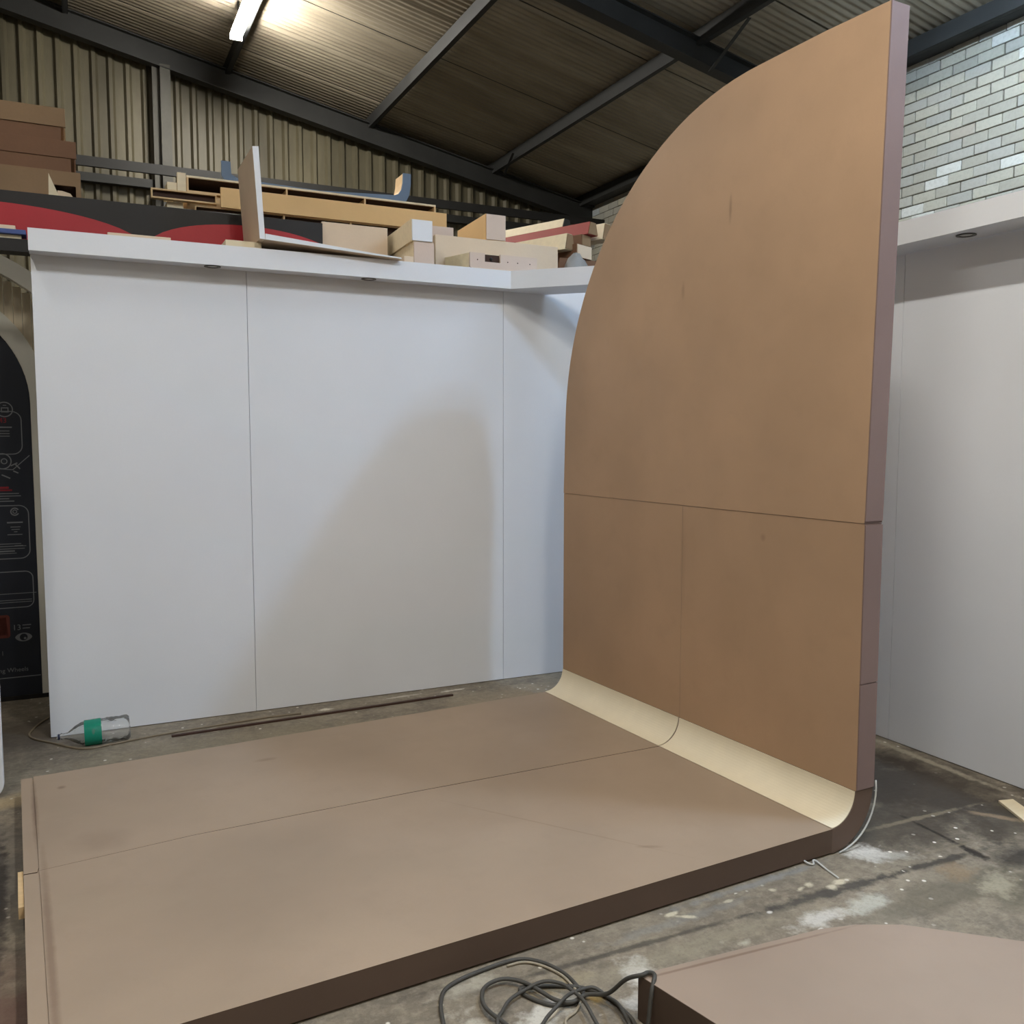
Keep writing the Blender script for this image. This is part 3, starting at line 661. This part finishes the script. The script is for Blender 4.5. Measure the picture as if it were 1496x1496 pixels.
# the honey board stands on the low unit
bx('cream_board', 'pale board right of the end of the black board', 'board', -1.436, -.955, 3.60, 3.63, 3.0, 3.332, m_beige)
# blue curved tray: profile with both ends turned up
prof_o = [(-2.02, 3.83), (-2.02, 3.72), (-1.98, 3.676), (-.64, 3.676), (-.60, 3.70), (-.575, 3.75), (-.562, 3.83), (-.560, 3.915)]
prof_i = [(-.625, 3.915), (-.628, 3.84), (-.640, 3.785), (-.665, 3.748), (-.70, 3.735), (-1.3, 3.700), (-1.90, 3.715), (-1.95, 3.74), (-1.955, 3.83)]
bt = thing('curved_tray', 'blue grey board piece curving up at its right end on top of the middle pile', 'board', (-1.3, 4.2, 3.676))
mk('side', G().prism(prof_o+prof_i, 'y', 4.19, 4.206), m_blue, bt)
mk('lining', G().prism([(-.565, 3.914), (-.623, 3.914), (-.629, 3.84), (-.641, 3.785), (-.667, 3.749), (-.702, 3.737), (-1.3, 3.702), (-1.3, 3.68), (-.64, 3.68), (-.60, 3.71), (-.577, 3.76), (-.566, 3.83)], 'y', 4.207, 4.38), m_pine, bt)

# L-shaped white frame standing on the canopy
lf = thing('l_shaped_frame', 'white L-shaped frame with a beige side standing on the canopy', 'frame', (-1.6, 2.9, 3.0))
g = G().prism([(-1.98, 3.0465), (-1.947, 3.0445), (-1.975, 3.603), (-2.013, 3.598)], 'y', 3.00, 3.545); g.mi = [1, 0, 0, 0, 0, 0]
mk('upright', g, [m_beige, m_white], lf, bevel=.001)
g = G().prism([(-1.9465, 3.0445), (-1.055, 3.0005), (-1.06, 3.010), (-1.253, 3.022), (-1.9455, 3.080)], 'y', 3.00, 3.545); g.mi = [1, 0, 0, 0, 0, 0, 0]
mk('foot', g, [m_beige, m_white], lf, bevel=.001)

# square beams, blocks and boards right of the L frame (resting on the canopy and the lower deck)
def beam(name, label, x0, x1, z0, z1, y0, ln, dxy, m_end, m_side, cat='beam', group=None, frame_edge=True):
    """box beam with its near end face at y0, running back"""
    t = thing(name, label, cat, ((x0+x1)/2, y0, z0), group=group)
    v = [(x0, y0, z0), (x1, y0, z0), (x1+dxy, y0+ln, z0), (x0+dxy, y0+ln, z0)]; v += [(a, b, z1) for a, b, c in v]
    g = G().add(v, [(0,3,2,1),(4,5,6,7),(0,1,5,4),(1,2,6,5),(2,3,7,6),(3,0,4,7)])
    mk('casing', g, m_side, t, bevel=.0015)
    mk('end_board', G().box(x0+.004, x1-.004, y0-.012, y0-.0005, z0+.003, z1-.003), m_end, t, bevel=.001)
    return t
beam('box_beam', 'cream box beam with a white end lying on top of another beam', -.924, -.769, 3.166, 3.314, 3.18, .66, .03, m_white, m_cream)
beam('box_beam', 'cream box beam with a pinkish end on the canopy under the white ended one', -.912, -.756, 3.001, 3.165, 3.18, .66, .03, m_pink, m_cream)
bx('cream_block', 'small block at the foot of the cream beams', 'block', -1.005, -.935, 3.10, 3.20, 3.001, 3.044, m_beige)
bx('pinkish_board', 'long pinkish raw board standing on edge behind the canopy corner', 'board', -.626, .397, 3.49, 3.53, 3.0, 3.300, m_beige)
bx('pinkish_block', 'low pinkish block rising behind the left end of the long pinkish board', 'block', -.640, -.462, 3.54, 3.75, 3.0, 3.372, m_pink)
beam('box_beam', 'box beam with a pinkish end and honey side on top of the long pinkish board', -.219, -.053, 3.302, 3.493, 3.50, .62, .03, m_pink, m_orange)
t = thing('notched_box', 'low pinkish box with a dark notch and screw holes on the canopy corner', 'box', (-.2, 3.2, 3.0))
mk('front_board', G().box(-.478, -.362, 3.195, 3.21, 3.03, 3.134).box(-.240, .06, 3.195, 3.21, 3.03, 3.134).box(-.362, -.240, 3.195, 3.21, 3.03, 3.075), m_pink, t)
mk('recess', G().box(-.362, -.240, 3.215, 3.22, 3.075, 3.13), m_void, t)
mk('base_board', G().box(-.470, .055, 3.19, 3.212, 3.001, 3.029), m_beige, t)
mk('casing', G().prism([(-.478, 3.222), (.06, 3.222), (-.02, 3.47), (-.56, 3.47)], 'z', 3.001, 3.134), m_cream, t)
for x in (-.42, -.18, -.10, .0): mk('screw_hole', G().lathe([(0, .005), (.001, .001)], (x, 3.1945, 3.085), (0,-1,0), 8), m_void, t)
mk('knob', G().lathe([(0, .014), (.008, .010), (.012, .002)], (-.305, 3.213, 3.10), (0,-1,0), 10), m_rail, t)

# diagonal bundle of beams behind the canopy corner; u points toward the viewer's right
BD = Vector((math.cos(R(-52)), math.sin(R(-52)), 0)); BS = Vector((-BD.y, BD.x, 0))
def dbeam(name, label, tip, ln, wd, h, m_top, m_end, tri=False, cat='beam', tilt=0.0):
    """trapezoid beam whose near end sits at tip (centre of its lower edge) and which runs back-left"""
    t = thing(name, label, cat, tip); tip = Vector(tip); d = BD.copy()
    if tri: sec = [(-wd/2, 0), (wd/2, 0), (wd*.28, h), (-wd*.28, h)]
    else: sec = [(-wd/2, 0), (wd/2, 0), (wd/2, h), (-wd/2, h)]
    v = []
    for s_ in (0, -ln):
        v += [tip+d*s_+BS*a+Vector((0, 0, b+tilt*s_)) for a, b in sec]
    mk('casing', G().add(v, [(0,1,2,3), (7,6,5,4), (0,4,5,1), (1,5,6,2), (2,6,7,3), (3,7,4,0)]), m_top, t, bevel=.0015)
    k_ = .012; v = []
    for s_ in (.0005, .007): v += [tip+d*s_+BS*a*.92+Vector((0, 0, h*.04+b*.92)) for a, b in sec]
    mk('end_board', G().add(v, [(3,2,1,0), (4,5,6,7), (0,1,5,4), (1,2,6,5), (2,3,7,6), (3,0,4,7)]), m_end, t)
    return t
BD = Vector((math.cos(R(-67)), math.sin(R(-67)), 0)); BS = Vector((-BD.y, BD.x, 0))
TY = 3.47
bx('timber_packer', 'stack of raw packers under the diagonal beams behind the canopy corner', 'block', .42, 1.0, 3.50, 3.85, 3.0, 3.225, m_brown)
dbeam('diagonal_beam', 'brown open ended beam lowest in the bundle behind the canopy corner', (.622, TY, 3.226), .75, .20, .105, m_brown, m_beige)
dbeam('diagonal_beam', 'brown beam end in the middle of the bundle, left of the red beam end', (.655, TY+.03, 3.333), .75, .12, .085, m_brown, m_tan)
dbeam('diagonal_beam', 'cream sided beam with a dark hollow end, nearest the long pinkish board', (.484, TY-.01, 3.28), .75, .12, .125, m_cream, m_tan, tri=True)
dbeam('diagonal_beam', 'red beam with a brown end lying across the bundle', (.705, TY+.01, 3.42), .95, .135, .10, m_redw, m_tan, tri=True)
dbeam('diagonal_beam', 'topmost cream beam of the bundle, left of the red one', (.62, 3.75, 3.522), .80, .12, .07, m_cream, m_rail, tri=True)
dbeam('diagonal_beam', 'cream beam partly hidden by the brown upright, furthest right in the bundle', (.86, TY+.04, 3.40), .75, .14, .13, m_cream, m_tan, tri=True)
g = G(); rr = random.Random(3); v = []; NS, NR = 16, 7
for i in range(NR+1):
    a = math.pi/2*i/NR
    for k in range(NS):
        b = 2*math.pi*k/NS; r_ = 1+rr.uniform(-.14, .14)
        v.append((.49+.115*math.cos(a)*math.cos(b)*r_, 3.36+.05*math.cos(a)*math.sin(b)*r_, 3.0005+.235*math.sin(a)*(1+rr.uniform(-.06, .06) if i else 1)))
g.add(v, [(i*NS+k, i*NS+(k+1) % NS, (i+1)*NS+(k+1) % NS, (i+1)*NS+k) for i in range(NR) for k in range(NS)]+[tuple(range(NS))[::-1]])
m_bag = plain('grey_plastic_sheet', srgb(142, 140, 138), .45, .1)
solo('crumpled_bag', g, m_bag, 'crumpled grey plastic bag beside the right end of the long pinkish board', 'bag', (.5, 3.36, 3.0), smooth=True)

# ================================================================= ON THE FLOOR (world frame)
# bottle, lying with its neck to the left
bt = thing('plastic_bottle', 'empty clear plastic bottle with a green label lying on the floor by the wall', 'bottle', (-2.87, 3.15, 0), 'W')
b0 = Vector((-3.055, 3.150, .078)); ax = Vector((.400, -.030, 0)); Lb = ax.length
prof = [(0, .014), (.02, .014), (.024, .019), (.03, .019), (.034, .016), (.06, .022), (.10, .048), (.135, .068), (.16, .074), (.20, .075), (.25, .074),
        (.262, .072), (.274, .075), (.286, .072), (.298, .075), (.312, .072), (.326, .075), (.342, .072), (.36, .075), (.385, .074), (.398, .062), (.392, .030)]
b0.z = .077
g = G().lathe(prof, b0+Vector((0, 0, -.012)), ax+Vector((0,0,.012)), 36, caps=False)
rr = random.Random(5)
g.v = [(x+.0018*math.sin(40*z+17*x), y+.002*math.sin(90*x+50*z), z+.0018*math.sin(70*x+60*y)) for x, y, z in g.v]
mk('body', g, m_pet, bt, smooth=True)
g = G().lathe([(.150, .0755), (.155, .0762), (.235, .0768), (.242, .076)], b0+Vector((0, 0, -.012)), ax+Vector((0,0,.012)), 36, caps=False)
mk('label', g, m_label, bt, smooth=True)
mk('neck_ring', G().lathe([(.008, .0152), (.009, .0175), (.018, .0175), (.019, .0152)], b0+Vector((0, 0, -.012)), ax+Vector((0,0,.012)), 20, caps=False), plain('dark_blue_plastic', srgb(40, 46, 70), .4, 0, bump=0), bt, smooth=True)
# thin steel strip and a pale cord beside it
solo('steel_strip', G().obox((-2.435, 3.035, .0), (-.560, 3.008, .0), .022, .012), m_stick, 'long thin dark brown strip lying on the floor in front of the white wall', 'strip', (-1.5, 3.02, 0), 'W', bevel=.001)
pts = catmull([(-2.98, 3.95, .006), (-3.12, 3.72, .006), (-3.19, 3.50, .006), (-3.165, 3.38, .006), (-3.085, 3.265, .006), (-2.925, 3.05, .006), (-2.75, 3.055, .006), (-2.55, 3.09, .006), (-2.30, 3.11, .006), (-2.05, 3.118, .006), (-1.80, 3.122, .006), (-1.62, 3.10, .006)], 6)
solo('floor_cord', G().tube(pts, .006, 7), m_thincable, 'thin beige cord running past the bottle along the foot of the white wall', 'cord', (-2.6, 3.2, 0), 'W', smooth=True)
# white offcut at the right edge, plastic clip near the bend
solo('wood_offcut', G().prism([(1.03, -.005), (1.11, -.03), (.90, -.42), (.80, -.39)][::-1], 'z', 0, .012), m_cream, 'pale narrow offcut lying on the floor at the right edge of the photo', 'offcut', (1, -.2, 0), 'W', bevel=.001)
g = G().tube(catmull([(-.318, .0, .012), (-.312, -.025, .008), (-.295, -.03, .005), (-.28, -.015, .012), (-.272, -.03, .01), (-.282, -.09, .004), (-.296, -.165, .003)], 5), .0045, 6)
solo('plastic_tie', g, m_silver, 'small white plastic tie on the floor below the bend of the stand', 'tie', (-.29, -.06, 0), 'W', smooth=True)
for (x, y, a, l_) in ((-.20, -.12, .4, .03), (-.24, -.16, 1.2, .025), (-.27, -.20, -.4, .035), (-.18, -.17, .8, .02), (-.47, -.09, .1, .02), (-.36, -.20, .5, .03)):
    pass

# cables by the loose slab
zc = .0075
def lift(ps, z=None): return [(x, y, z or zc) for x, y in ps]
L1 = [(-2.118,-.23),(-2.085,-.137),(-2.042,-.073),(-1.975,-.045),(-1.886,-.034),(-1.795,-.03),(-1.729,-.043),(-1.678,-.097),(-1.648,-.181),(-1.647,-.258),(-1.653,-.311),(-1.679,-.329),(-1.721,-.328),(-1.772,-.31),(-1.809,-.258),(-1.826,-.204),(-1.808,-.185),(-1.719,-.224),(-1.644,-.276),(-1.60,-.343),(-1.588,-.42)]
L2 = [(-1.588,-.42),(-1.62,-.55),(-1.75,-.68),(-1.90,-.55),(-1.962,-.317),(-1.974,-.23),(-1.952,-.167),(-1.919,-.136),(-1.873,-.127),(-1.833,-.143),(-1.798,-.191),(-1.778,-.253),(-1.759,-.312),(-1.72,-.345),(-1.66,-.335),(-1.615,-.40),(-1.592,-.47)]
p2 = lift(L1)+[(x, y, .021) for x, y in L2[1:-2]]
p2 += [(-1.620, -.400, .05), (-1.600, -.470, .13), (-1.575, -.515, .160), (-1.548, -.512, .1585), (-1.540, -.535, .160), (-1.570, -.56, .135), (-1.592, -.575, .06), (-1.62, -.60, .012), (-1.70, -.72, .0085), (-1.9, -.95, .0085)]
solo('power_cable', G().tube(catmull([(-2.3, -.75, zc), (-2.17, -.40, zc)]+p2, 7), .0068, 9), m_rubber, 'dark grey cable in loose loops, hooked over the corner of the loose slab', 'cable', (-1.8, -.3, 0), 'W', smooth=True)
L3 = [(-2.05,-.55),(-1.984,-.335),(-1.932,-.274),(-1.885,-.237),(-1.823,-.218),(-1.756,-.225),(-1.71,-.262),(-1.697,-.321),(-1.695,-.374),(-1.714,-.454),(-1.76,-.62),(-1.9,-.66),(-1.90,-.45),(-1.843,-.382),(-1.781,-.355),(-1.721,-.325),(-1.669,-.322),(-1.627,-.335),(-1.605,-.38),(-1.60,-.44),(-1.66,-.60),(-1.8,-.80)]
solo('power_cable', G().tube(catmull([(x, y, .034 if -1.8 < x < -1.61 and y > -.5 else .021) for x, y in L3], 7), .0060, 9), m_rubber, 'second dark grey cable tangled across the middle of the loops', 'cable', (-1.8, -.4, 0), 'W', smooth=True)
L5 = [(-1.795,-.050),(-1.735,-.058),(-1.690,-.105),(-1.660,-.185),(-1.66,-.255),(-1.672,-.32),(-1.72,-.37),(-1.78,-.40),(-1.80,-.50),(-1.77,-.62)]
solo('pale_cable', G().tube(catmull(lift(L5, .006), 7), .0045, 8), m_palecable, 'thin pale cable following the inside of the dark cable loops', 'cable', (-1.7, -.3, 0), 'W', smooth=True)
